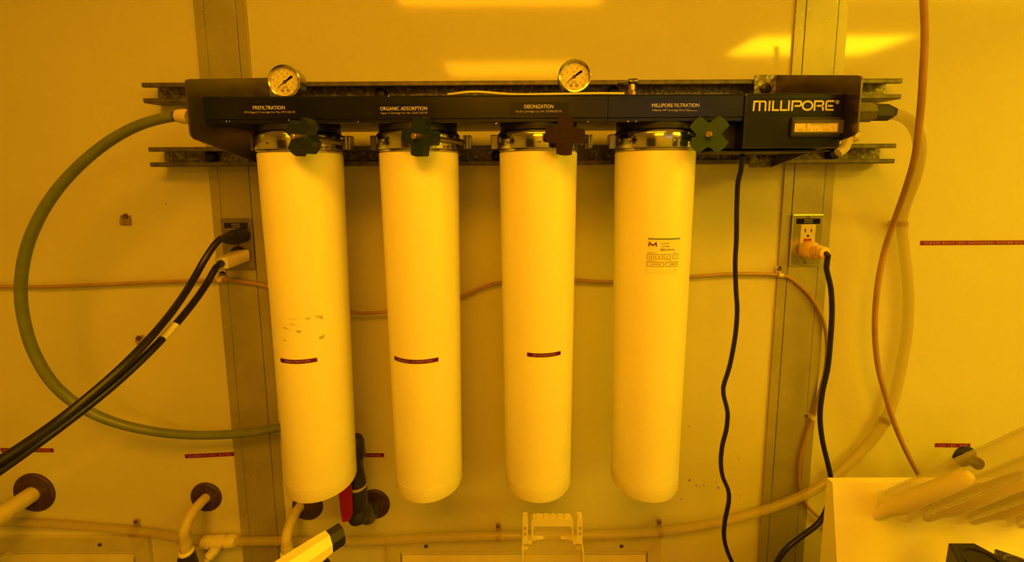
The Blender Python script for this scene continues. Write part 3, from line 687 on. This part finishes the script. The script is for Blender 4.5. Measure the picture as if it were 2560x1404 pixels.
# ================================================================== OUTLETS
def outlet(xc, zc, w, h, m, label, kind):
    t = thing('outlet', (xc, -.006, zc-h/2), label, 'outlet', 'wall outlets on the cover strips'); y = -.0056
    b = bm_(); box(b, xc-w/2, xc+w/2, y-.0055, y, zc-h/2, zc+h/2, .0022); obj('cover_plate', b, m, t, False); yf = y-.0055
    b = bm_(); box(b, xc-.026, xc+.026, yf-.0009, yf+.0002, zc+h/2-.0215, zc+h/2-.0095); lb = obj('label', b, 'label_black', t, False); lb['label'] = 'black engraved circuit label'
    b = bm_(); text(b, 'PPNX #13', flat((xc, yf-.0011, zc+h/2-.0130), XR, ZU), .0030, bold=.01); text(b, '15A/120V/1', flat((xc, yf-.0011, zc+h/2-.0180), XR, ZU), .0030, bold=.01); obj('lettering', b, 'print_dim', lb, False)
    if kind == 'gfci':
        b = bm_(); box(b, xc-.0165, xc+.0165, yf-.0022, yf+.001, zc-.034, zc+.036, .0008); dv = obj('receptacle', b, 'ivory', t, False); yd = yf-.0022
        b = bm_()
        for dx, hh in ((-.0066, .0042), (.0066, .0034)): box(b, xc+dx-.0012, xc+dx+.0012, yd-.0003, yd, zc+.0225-hh, zc+.0225+hh)
        lathe(b, [(.0028, 0), (.0028, .0003)], (xc, yd, zc+.0105), OUT, 14); obj('slots', b, 'black', dv, False)
        b = bm_(); box(b, xc-.0085, xc+.0085, yd-.0010, yd, zc-.003, zc+.0045, .0004); obj('button', b, 'redbutton', dv, False)
        zs = (zc+h/2-.0055, zc-h/2+.009)
    else:
        b = bm_()
        for s in (1, -1): lathe(b, [(.0172, 0), (.0172, .003)], (xc, yf+.001, zc-.002+s*.0195), OUT, 32)
        obj('receptacle', b, 'blackplastic', t); zs = (zc-.002,)
    for z in zs:
        b = bm_(); lathe(b, [(.0034, 0), (.0034, .0006), (.002, .0011)], (xc, yf, z), OUT, 14); obj('screw', b, 'screw', t)
    return yf
OLX, OLZ = -.6400, -.1615; ORX, ORZ = .6430, -.1575
outlet(OLX, OLZ, .0700, .1175, 'plate_dark', 'dull dark duplex outlet with two plugs on the left strip', 'duplex')
outlet(ORX, ORZ, .0700, .1175, 'plate', 'bright outlet with red button and one yellow plug on the right strip', 'gfci')
# black plug and cord (left, upper)
p0 = at(606, 588, .014); p0.y = -.0142
e = thing('black_power_cord', p0, 'black power cord with black moulded plug in the left outlet', 'cord', 'cords in the outlets')
p1 = p0+V((-.006, -.030, -.001)); p2 = at(551, 597, .085)
b = bm_(); tube(b, [p0, p0+V((-.001, -.010, 0)), p1, p1.lerp(p2, .45), p2], lambda t: .0165 if t < .35 else .0165-.0095*min(1, (t-.35)/.55), 18, .004); obj('plug', b, 'blackplastic', e)
C1 = [(551, 597, .085), (536, 612, .090), (512, 648, .105), (488, 690, .130), (462, 733, .165), (425, 785, .215), (375, 845, .270), (310, 912, .315), (240, 975, .350), (160, 1040, .385), (80, 1098, .420), (0, 1150, .450), (-90, 1205, .48)]
b = bm_(); tube(b, [at(*p) for p in C1], .0066, 12); obj('cord', b, 'cord', e)
# white plug and cord (left, lower)
p0 = at(608, 637, .014); p0.y = -.0142
e = thing('white_plug_cord', p0, 'black power cord with white square plug in the left outlet', 'cord', 'cords in the outlets')
b = bm_(); q = V((-.010, -.056, -.006)); prism(b, [(-.0135, -.012), (.0135, -.012), (.0150, -.004), (.0150, .004), (.0135, .012), (-.0135, .012)], p0, XR, ZU, q); obj('plug', b, 'plug_white', e, False, bevel=.002)
pe = p0+q
b = bm_(); lathe(b, [(.0078, 0), (.0078, .006)], pe+V((0, .002, -.001)), q, 18); obj('strain_relief', b, 'black', e)
C2 = [pe+V((0, 0, -.001))]+[at(*p) for p in [(540, 668, .090), (522, 700, .110), (497, 738, .140), (468, 776, .175), (432, 818, .215), (385, 868, .262), (320, 930, .305), (250, 990, .342), (165, 1056, .380), (80, 1118, .415), (0, 1174, .447), (-90, 1232, .48)]]
b = bm_(); tube(b, C2, .0066, 12); obj('cord', b, 'cord', e)
b = bm_(); tube(b, [at(437, 812, .2115), at(420, 832, .2285), at(404, 848, .2445)], .0074, 12); tg = obj('cord_tag', b, 'plug_white', e)
tg['label'] = 'white paper tag wrapped round the cord'
# yellow plug (right)
p0 = V((ORX-.001, -.0138, ORZ-.0205))
e = thing('yellow_plug_cord', p0, 'black power cord with yellow round plug in the right outlet', 'cord', 'cords in the outlets')
b = bm_(); dr = V((.18, -1, .02)).normalized(); lathe(b, [(.0195, 0), (.0205, .004), (.0200, .017), (.0165, .022)], p0, dr, 28); pg = obj('plug', b, 'plug_orange', e)
b = bm_()
for k in range(4): lathe(b, [(.0150-.0008*k, 0), (.0155-.0008*k, .0015), (.0155-.0008*k, .0045), (.0125-.0008*k, .0062)], p0+dr*(.022+.0066*k), dr, 20)
obj('grip', b, 'plug_orange', pg)
for s in (-1, 1):
    b = bm_(); box(b, -.016, .016, -.003, .003, -.003, .003, .001); bmesh.ops.transform(b, matrix=M.Translation(p0+dr*.036+V((.004, 0, .007*s)))@M.Rotation(.15*s, 4, 'Y'), verts=b.verts); obj('clamp_bar', b, 'plug_orange', pg, False)
pe = p0+dr*.048
b = bm_(); tube(b, [pe-dr*.004, pe+dr*.004+V((.002, 0, -.004)), at(2066, 668, .058), at(2077, 720, .050), at(2080, 780, .045), at(2076, 850, .042), at(2069, 920, .040), at(2056, 980, .040), at(2050, 1040, .040), at(2056, 1100, .042), at(2070, 1160, .045), at(2078, 1205, .048), at(2072, 1255, .052), at(2048, 1305, .060), at(2000, 1343, .070), at(1965, 1372, .075), at(1938, 1412, .08), at(1920, 1470, .08)], .0053, 12); obj('cord', b, 'cord', e)
# cord from the meter box
P = [(1856, 388, .165), (1855, 400, .160), (1852, 428, .150), (1845, 455, .140), (1842, 520, .125), (1841, 600, .115), (1838, 655, .11), (1840, 725, .11), (1843, 775, .11), (1838, 840, .11), (1824, 915, .11), (1808, 968, .11), (1812, 1000, .11), (1819, 1030, .11), (1816, 1072, .11), (1806, 1112, .11), (1802, 1155, .11), (1807, 1192, .11), (1820, 1222, .11), (1822, 1252, .11), (1812, 1302, .11), (1810, 1342, .11), (1818, 1376, .11), (1834, 1415, .11), (1850, 1470, .11)]
b = bm_(); tube(b, [at(*p) for p in P], .0045, 10); tag(obj('meter_cord', b, 'cord'), 'wavy black cord hanging from the meter box to the bench', 'cord')

# ================================================================== RED TAPES ON THE WALL
def wtape(u0, v0, u1, v1, s, frac, label, hpx=10.5, off=0, d=.0006):
    a = at(u0, v0, d); c = at(u1, v1, d); dx = (c-a).normalized(); L = (c-a).length; h = hpx/F*CD*1.04; up = dx.cross(OUT).normalized()*-1
    if up.z < 0: up = -up
    m = (a+c)/2; b = bm_(); prism(b, [(-L/2, -h/2), (L/2, -h/2), (L/2, h/2), (-L/2, h/2)], m, dx, up, OUT*.0005)
    t = obj('tape_label', b, 'red_tape', None, False); tag(t, label, 'label', 'red embossed tapes on the wall')
    b = bm_(); text(b, s, flat(m+OUT*.0008+dx*off, dx, up), h*.46, L*frac, spacing=1.15); obj('lettering', b, 'emboss', t, False)
wtape(2, 1124, 134, 1125, 'DOMESTIC COLD WATER', .90, 'dark red embossed tape crossed by the two black cords at lower left')
wtape(463, 1140, 588, 1134, 'DOMESTIC HOT WATER', .86, 'dark red embossed tape DOMESTIC HOT WATER left of the brown strip')
wtape(845, 1137, 960, 1137, 'DOMESTIC COLD WATER', .86, 'dark red embossed tape half hidden behind the first housing, ending WATER')
wtape(2301, 607, 2690, 605, 'PLEASE SHUT OFF DEIONIZED WATER SYSTEM AT END OF DAY', .95, 'long dark red embossed tape PLEASE SHUT OFF running out of the right edge')
wtape(2338, 1112, 2425, 1113, '120 LBS. AIR', .84, 'short dark red embossed tape above the glass tubes at lower right')

# old adhesive mounts
for u, v, rot, lab in ((316, 548, .05, 'small amber adhesive mount alone on the left wall panel'), (354, 850, -.7, 'small amber adhesive mount half behind the black cords')):
    c = at(u, v, 0); t = thing('adhesive_mount', c, lab, 'mount', 'adhesive mounts')
    rm = M.Translation(c)@M.Rotation(rot, 4, 'Y')
    b = bm_(); box(b, -.0125, .0125, -.0022, 0, -.014, .009, .001); bmesh.ops.transform(b, matrix=rm, verts=b.verts); obj('pad', b, 'mount', t, False)
    b = bm_(); box(b, -.0115, -.0008, -.0060, -.0015, -.0115, .002, .0018); box(b, .0008, .0115, -.0060, -.0015, -.0115, .002, .0018); bmesh.ops.transform(b, matrix=rm, verts=b.verts); obj('saddle', b, 'mount', t, False)
    b = bm_(); lathe(b, [(.0062, 0), (.005, .0035), (.002, .0045)], rm@V((.0005, -.0015, .0075)), OUT, 14); obj('nail', b, 'screw', t)

# scuffs and specks on the panels
for u, v, r_ in ((1723, 1065, 3), (1724, 1200, 4), (1741, 1213, 3), (1749, 1217, 2), (1760, 1213, 3), (1790, 1205, 3), (1796, 1219, 4), (1703, 1247, 3), (1847, 1146, 3), (415, 509, 2), (508, 357, 4), (1930, 553, 1.6), (2268, 1100, 2), (1850, 1240, 2)):
    b = bm_(); c = at(u, v, .0002); k = r_*.0006
    prism(b, [(k*random.uniform(.5, 1)*cos(a*1.05), k*random.uniform(.7, 1.5)*sin(a*1.05)) for a in range(6)], c, XR, ZU, OUT*.0001); obj('scuff', b, 'rust', wall, False)

# ================================================================== PIPES
def flange(t, c, r, m='rust'):
    b = bm_(); lathe(b, [(r, 0), (r, .003), (r*.93, .006), (r*.5, .008)], c, OUT, 40); f = obj('flange', b, m, t)
    for a in (.4, 2.5, 4.6):
        b = bm_(); lathe(b, [(.0028, 0), (.0028, .001)], c+V((cos(a)*r*.76, -.0070, sin(a)*r*.76)), OUT, 10); obj('screw', b, 'screw', f)
c = at(88, 1229, 0)
t = thing('large_pipe', c, 'thick cream pipe leaving the wall through a big brown flange at lower left', 'pipe')
flange(t, c, .0505)
pc = at(84, 1232, .004)
b = bm_(); rod(b, pc, pc+V((0, -.30, -.004)), .0195, .0195, 28); obj('pipe', b, 'pipe', t)
b = bm_(); rod(b, pc+V((0, -.060, -.001)), pc+V((0, -.30, -.004)), .0215, .0215, 28); obj('sleeve', b, 'pipe', t)
def small_pipe(u, v, fu, fv, label, r=.0115, out=.062, drop=.078):
    c = at(fu, fv, 0); t = thing('small_pipe', c, label, 'pipe', 'small bent pipes')
    flange(t, c, .0375); p = at(u, v, .003); e = p+V((0, -out, 0))
    b = bm_(); tube(b, [p, p+V((0, -out*.5, 0)), p+V((0, -out*.86, -.006)), e+V((0, -.010, -.022)), e+V((0, -.012, -.035)), e+V((0, -.012, -drop))], r, 18, .006); obj('pipe', b, 'pipe', t)
    b = bm_(); lathe(b, [(r+.0004, 0), (r+.0010, .0012), (r+.0004, .0024)], e+V((0, -.012, -drop*.72)), ZU, 18); obj('joint_ring', b, 'pipe', t)
    q = e+V((0, -.012, -drop))
    b = bm_(); lathe(b, [(r+.0005, .006), (r+.0032, .003), (r+.0035, -.001), (r+.0005, -.002)], q, ZU, 20); obj('tape_collar', b, 'plug_white', t)
    b = bm_(); lathe(b, [(r+.003, -.001), (r+.0065, -.010), (r+.0060, -.022), (r+.0095, -.034), (r+.0085, -.052), (r+.004, -.060), (r+.004, BZ-q.z+.001)], q, ZU, 14)
    for v_ in b.verts: v_.co += V((random.uniform(-1, 1), random.uniform(-1, 1), 0))*.0012
    obj('wrapped_valve', b, 'tape_black', t)
small_pipe(518, 1240, 517, 1240, 'small cream pipe bending down into black wrap left of the brown strip')
small_pipe(752, 1262, 770, 1262, 'small cream pipe bending down into black wrap below the first housing', out=.056, drop=.062)
c = at(936, 1258, 0)
t = thing('black_valve', c, 'dark plastic valve with red lever on the wall behind the first housing', 'valve')
flange(t, c, .0385)
vx = at(893, 1270, .075).x; vy = -.072; zc = at(893, 1285, .072).z
b = bm_(); tube(b, [c+V((0, -.004, -.004)), c+V((-.004, -.030, -.006)), V((vx+.010, -.058, zc-.004)), V((vx+.002, vy, zc+.006)), V((vx, vy, zc+.030))], .0185, 18, .006); lathe(b, [(.0195, -.012), (.0225, -.004), (.0225, .010), (.0195, .016)], V((vx, vy, zc)), ZU, 20); obj('elbow', b, 'pvc', t)
b = bm_(); lathe(b, [(.0205, 0), (.0215, .004), (.0215, .040), (.0195, .046)], V((vx+.001, vy, zc+.024)), ZU, 24); obj('union', b, 'pvc', t)
b = bm_(); lathe(b, [(.0200, 0), (.0200, .006)], V((vx+.002, vy, zc+.070)), ZU, 24); obj('white_ring', b, 'nylon', t)
b = bm_(); lathe(b, [(.0190, 0), (.0185, .008), (.0150, .030), (.0135, .055), (.0170, .062), (.0195, .072), (.0190, .100), (.0150, .112), (.010, .116)], V((vx+.003, vy, zc+.076)), ZU, 24); obj('valve_body', b, 'pvc', t)
b = bm_(); rod(b, V((vx-.006, vy, zc+.17)), V((vx-.012, vy, zc+.215)), .010, .007); obj('inlet_barb', b, 'pvc', t)
l0 = at(862, 1200, .100); l1 = at(858, 1291, .100)
b = bm_(); prism(b, [(-.0145, .02), (.0145, .02), (.0135, -.050), (.006, -.064), (-.0085, -.066), (-.0105, -.055)], at(862, 1236, .105), XR, ZU, OUT*-.006); lv = obj('lever', b, 'red', t, False, bevel=.0012)
lv['label'] = 'red plastic lever'
b = bm_(); pz = at(866, 1222, .1); rod(b, V((vx-.004, vy+.0, pz.z)), V((pz.x, -.100, pz.z)), .006); obj('lever_spindle', b, 'pvc', t)

# air valve at lower right
c = at(2412, 1140, .05)
t = thing('air_valve', (c.x, 0, c.z), 'black wing handled air valve under the short red tape', 'valve')
b = bm_(); rod(b, (c.x+.055, 0, c.z-.035), (c.x+.050, -.035, c.z-.030), .014); lathe(b, [(.026, 0), (.026, .004), (.020, .006)], (c.x+.055, 0, c.z-.035), OUT, 24); obj('body', b, 'pvc', t)
b = bm_(); f = flat(c, XR, ZU)
def holed(bm, pts, holes, y0, y1):
    pass
tube(b, [c+V((x, 0, z)) for x, z in ((-.024, -.003), (-.020, .006), (-.008, .011), (.004, .008), (.020, .000), (.006, -.006), (-.004, -.014), (-.012, -.014), (-.024, -.003))], .0034, 8, .004)
tube(b, [c+V((-.004, 0, .010)), c+V((-.009, 0, .000)), c+V((-.006, 0, -.012))], .0032, 8, .004); obj('handle', b, 'black', t)
b = bm_(); tube(b, [c+V((-.002, 0, -.008)), c+V((.020, .006, -.018)), c+V((.046, .014, -.028))], .006, 8); obj('arm', b, 'black', t)

# ================================================================== FOREGROUND
# drying rack with glass tubes pushed over its pegs
RBK = .286
tl = at(2083, 1214, RBK+.014); xl = tl.x; zt_ = tl.z+.004; RXR = 1.15
t = thing('drying_rack', (.8, -RBK-.03, BZ), 'white plastic drying rack with pegs at the lower right', 'rack')
slope = .19; ht = zt_-BZ
b = bm_(); prism(b, [(RBK, zt_), (RBK+.012, zt_), (RBK+.012+slope*.20, zt_-.20), (RBK+.012+slope*.20, BZ), (RBK, BZ)], (xl, 0, 0), OUT, ZU, XR*(RXR-xl)); obj('board', b, 'rack', t, False, bevel=.004)
def rackd(z): return RBK+.012+slope*(zt_-z)
base0 = at(2232, 1268, .326); tip0 = at(2428, 1186, .400); pv = tip0-base0; gl = pv.normalized(); Lp = pv.length
PG = []
for (u, v) in ((2232, 1268), (2360, 1272), (2478, 1280), (2600, 1288)):
    p = at(u, v, .33)
    for _ in range(4): p = at(u, v, rackd(p.z)+.021)
    b = bm_()
    lathe(b, [(.0085, -.036), (.0100, -.006), (.0135, .012), (.0105, Lp-.012), (.0090, Lp-.005), (.0055, Lp), (.0015, Lp+.0014)], p, gl, 24); obj('peg', b, 'peg', t)
    PG.append(p)
names = ['upper left glass tube slipped over the first white peg of the rack', 'second glass tube on the rack, just below the upper left one', 'third glass tube on the rack near the right edge', 'fourth glass tube on the rack, barely in view at the right edge']
for p, nm in zip(PG, names):
    b = bm_(); Lg = .30; ro, ri = .0225, .0203
    o = p+gl*.0
    lathe(b, [(ri, .001), (ri, Lg-.012), (ri*.75, Lg-.004), (.001, Lg-.001), (.001, Lg+.0015), (ri*.8, Lg-.001), (ro, Lg-.012), (ro, .004), (ro+.0018, .002), (ro+.0018, 0), (ri, 0)], o, gl, 40, cap=False)
    # close the two tiny end holes and the rim
    bmesh.ops.remove_doubles(b, verts=b.verts, dist=1e-5)
    tag(obj('glass_tube', b, 'labglass', None), nm, 'glass tube', 'glass tubes on the drying rack')

# clear moulded holder
HDp = .20
def hp(u, v): p = at(u, v, HDp); return p
A = hp(1309, 1276); B = hp(1457, 1284); xc = (hp(1304, 1400).x+hp(1455, 1400).x)/2; zt_ = hp(1380, 1281).z; wd = (hp(1455, 1380).x-hp(1306, 1380).x)/2
t = thing('clear_holder', (xc, -HDp, BZ), 'clear moulded plastic holder with side clips standing below the third housing', 'holder')
dp = .030
px = (hp(1400, 1340).x-hp(1300, 1340).x)/100
b = bm_(); yb = -HDp
def zpx(v): return hp(1380, v).z
prism(b, [(-wd+.002, BZ), (wd-.002, BZ), (wd-.002, zpx(1350)), (wd-.018, zpx(1336)), (wd-.020, zpx(1300)), (-wd+.020, zpx(1298)), (-wd+.018, zpx(1330)), (-wd+.002, zpx(1345))], (xc, yb, 0), XR, ZU, OUT*.002); obj('plate', b, 'clearbox', t, False)
b = bm_(); prism(b, [(-wd, BZ), (-wd+.0025, BZ), (-wd+.0025, zpx(1345)), (-wd, zpx(1345))], (xc, yb, 0), XR, ZU, OUT*dp); obj('side_wall', b, 'clearrim', t, False)
b = bm_(); prism(b, [(wd-.0025, BZ), (wd, BZ), (wd, zpx(1345)), (wd-.0025, zpx(1345))], (xc, yb, 0), XR, ZU, OUT*dp); obj('side_wall', b, 'clearrim', t, False)
zc0, zc1, zh = zpx(1334), zpx(1300), zpx(1280)
b = bm_(); ribw = .0045; f = flat((xc, yb-.001, 0), XR, ZU)
arch = [(-wd+.018, zc0), (-wd+.018, zh-.006), (-wd+.022, zh-.001), (wd-.024, zh-.002), (wd-.019, zh-.008), (wd-.018, zc0)]
inn = [(wd-.022, zc0), (wd-.022, zc1-.003), (wd-.025, zc1), (-wd+.025, zc1), (-wd+.022, zc1-.003), (-wd+.022, zc0)]
prism(b, arch+inn, (xc, yb-.002, 0), XR, ZU, OUT*.012); obj('arch', b, 'clearrim', t, False)
for k in range(5):
    x = xc-.030+.0135*k; b = bm_(); box(b, x, x+.0085, yb-.013, yb-.003, zh-.002, zh+.001, .0005); obj('tooth', b, 'clearrim', t, False)
for s in (-1, 1):
    b = bm_(); xo = s*(wd-.001); xi = s*(wd-.011)
    prism(b, [(xo, zpx(1345)), (xo*.985, zh+.002), (xi*1.02, zh+.003), (xi*.985, zh-.004), (xi*1.0, zc0), (s*(wd-.020), zc0-.002), (s*(wd-.018), zc0-.010), (s*(wd-.010), zpx(1342))], (xc, yb-.002, 0), XR, ZU, OUT*.012); sc_ = obj('side_clip', b, 'clearrim', t, False)
    for zz in (.3, .55): 
        b = bm_(); z = zc0+(zh-zc0)*zz; x = xc+s*(wd-.006); box(b, x-.002, x+.002, yb-.0146, yb-.0140, z-.003, z+.003); obj('notch', b, 'mount', sc_, False)
    b = bm_(); prism(b, [(s*(wd-.018), zc0-.001), (s*(wd-.042), zc0-.003), (s*(wd-.018), zc0-.008)], (xc, yb-.002, 0), XR, ZU, OUT*.006); obj('web', b, 'clearrim', t, False)
    b = bm_(); prism(b, [(s*(wd-.002), zpx(1362)), (s*(wd-.012), zpx(1361)), (s*(wd-.002), zpx(1369))], (xc, yb-.002, 0), XR, ZU, OUT*.006); obj('web', b, 'clearrim', t, False)

# trigger spray bottle
n0 = at(864, 1325, .300); dirn = V((sin(R(40)), cos(R(40)), -.02)).normalized()     # nozzle points to the wall, to the right
side = V((dirn.y, -dirn.x, 0)).normalized(); upv = side.cross(dirn).normalized()
if upv.z < 0: upv = -upv
t = thing('spray_bottle', (n0.x-dirn.x*.13, n0.y-dirn.y*.13, BZ), 'white trigger spray bottle with black nozzle at the bottom left of centre', 'spray bottle')
def sec(o, w_, h_, hb, k=.45):
    return [o+side*x+upv*z for x, z in ((-w_*k, h_), (w_*k, h_), (w_, h_*.30), (w_, -hb*.5), (w_*k*1.3, -hb), (-w_*k*1.3, -hb), (-w_, -hb*.5), (-w_, h_*.30))]
def loft(secs):
    b = bm_(); rr = [[b.verts.new(p) for p in s] for s in secs]
    for a, c_ in zip(rr, rr[1:]):
        for k in range(len(a)): b.faces.new((a[k], a[(k+1) % len(a)], c_[(k+1) % len(a)], c_[k]))
    b.faces.new(rr[0][::-1]); b.faces.new(rr[-1]); return b
b = loft([sec(n0-dirn*.030, .0165, .0165, .0165), sec(n0-dirn*.046, .0175, .0175, .0185), sec(n0-dirn*.080, .0180, .0180, .0300), sec(n0-dirn*.125, .0180, .0175, .034), sec(n0-dirn*.170, .0165, .0140, .034)]); obj('spray_head', b, 'spray', t, False, bevel=.0010)
b = loft([sec(n0-dirn*.0295, .0150, .0150, .0150, .5), sec(n0-dirn*.008, .0150, .0150, .0150, .5)]); obj('nozzle', b, 'blackplastic', t, False, bevel=.001)
b = bm_(); tg = n0-dirn*.046-upv*.019; tube(b, [tg, tg-upv*.020+dirn*.012, tg-upv*.045+dirn*.010, tg-upv*.070-dirn*.006], lambda q: .008-.003*q, 10, .006); obj('trigger', b, 'blackplastic', t)
nb = n0-dirn*.125; zc_ = nb.z-.030
b = bm_(); lathe(b, [(.019, 0), (.019, -.030), (.017, -.034)], V((nb.x, nb.y, zc_)), ZU, 24); obj('collar', b, 'spray', t)
b = bm_(); lathe(b, [(.016, zc_-.030-BZ), (.018, zc_-.060-BZ), (.043, zc_-.110-BZ), (.046, zc_-.135-BZ), (.046, .008), (.042, 0)], V((nb.x, nb.y, BZ)), ZU, 32); obj('bottle', b, 'spray', t)

# two capped bottles at the lower right corner
def capped(u, v, d, r, hcap, label, m, rot, ring=False):
    p = at(u, v, d); t = thing('capped_bottle', (p.x, p.y, BZ), label, 'bottle', 'capped bottles in the corner')
    b = bm_(); lathe(b, [(r*1.02, -hcap), (r, -.0015), (r-.0015, 0), (r*.72, 0), (r*.70, -.0012), (.001, -.0012)], p, ZU, 6 if not ring else 4, a0=rot); obj('hex_cap', b, m, t, angle=15)
    if ring:
        b = bm_(); lathe(b, [(r*.62, 0), (r*.62, .0012), (r*.52, .0012), (r*.52, 0)], p, ZU, 32, cap=False); obj('ring', b, 'steel', t)
    else:
        b = bm_(); lathe(b, [(r*.66, -.001), (r*.66, .0006), (r*.60, .0006), (r*.60, -.001)], p, ZU, 32, cap=False); obj('rim', b, m, t)
    h = p.z-hcap-BZ
    b = bm_(); lathe(b, [(r*1.1, 0), (r*1.2, .006), (r*1.2, h-.06), (r*.9, h-.03), (r*.8, h-.001)], V((p.x, p.y, BZ)), ZU, 32); obj('bottle', b, 'bottle', t)
capped(2462, 1405, .44, .0345, .03, 'dark bottle with flat black hex cap at the bottom right', 'blackplastic', .52)
capped(2556, 1416, .405, .0300, .03, 'dark bottle with grey ringed cap in the bottom right corner', 'cap_grey', .2, True)
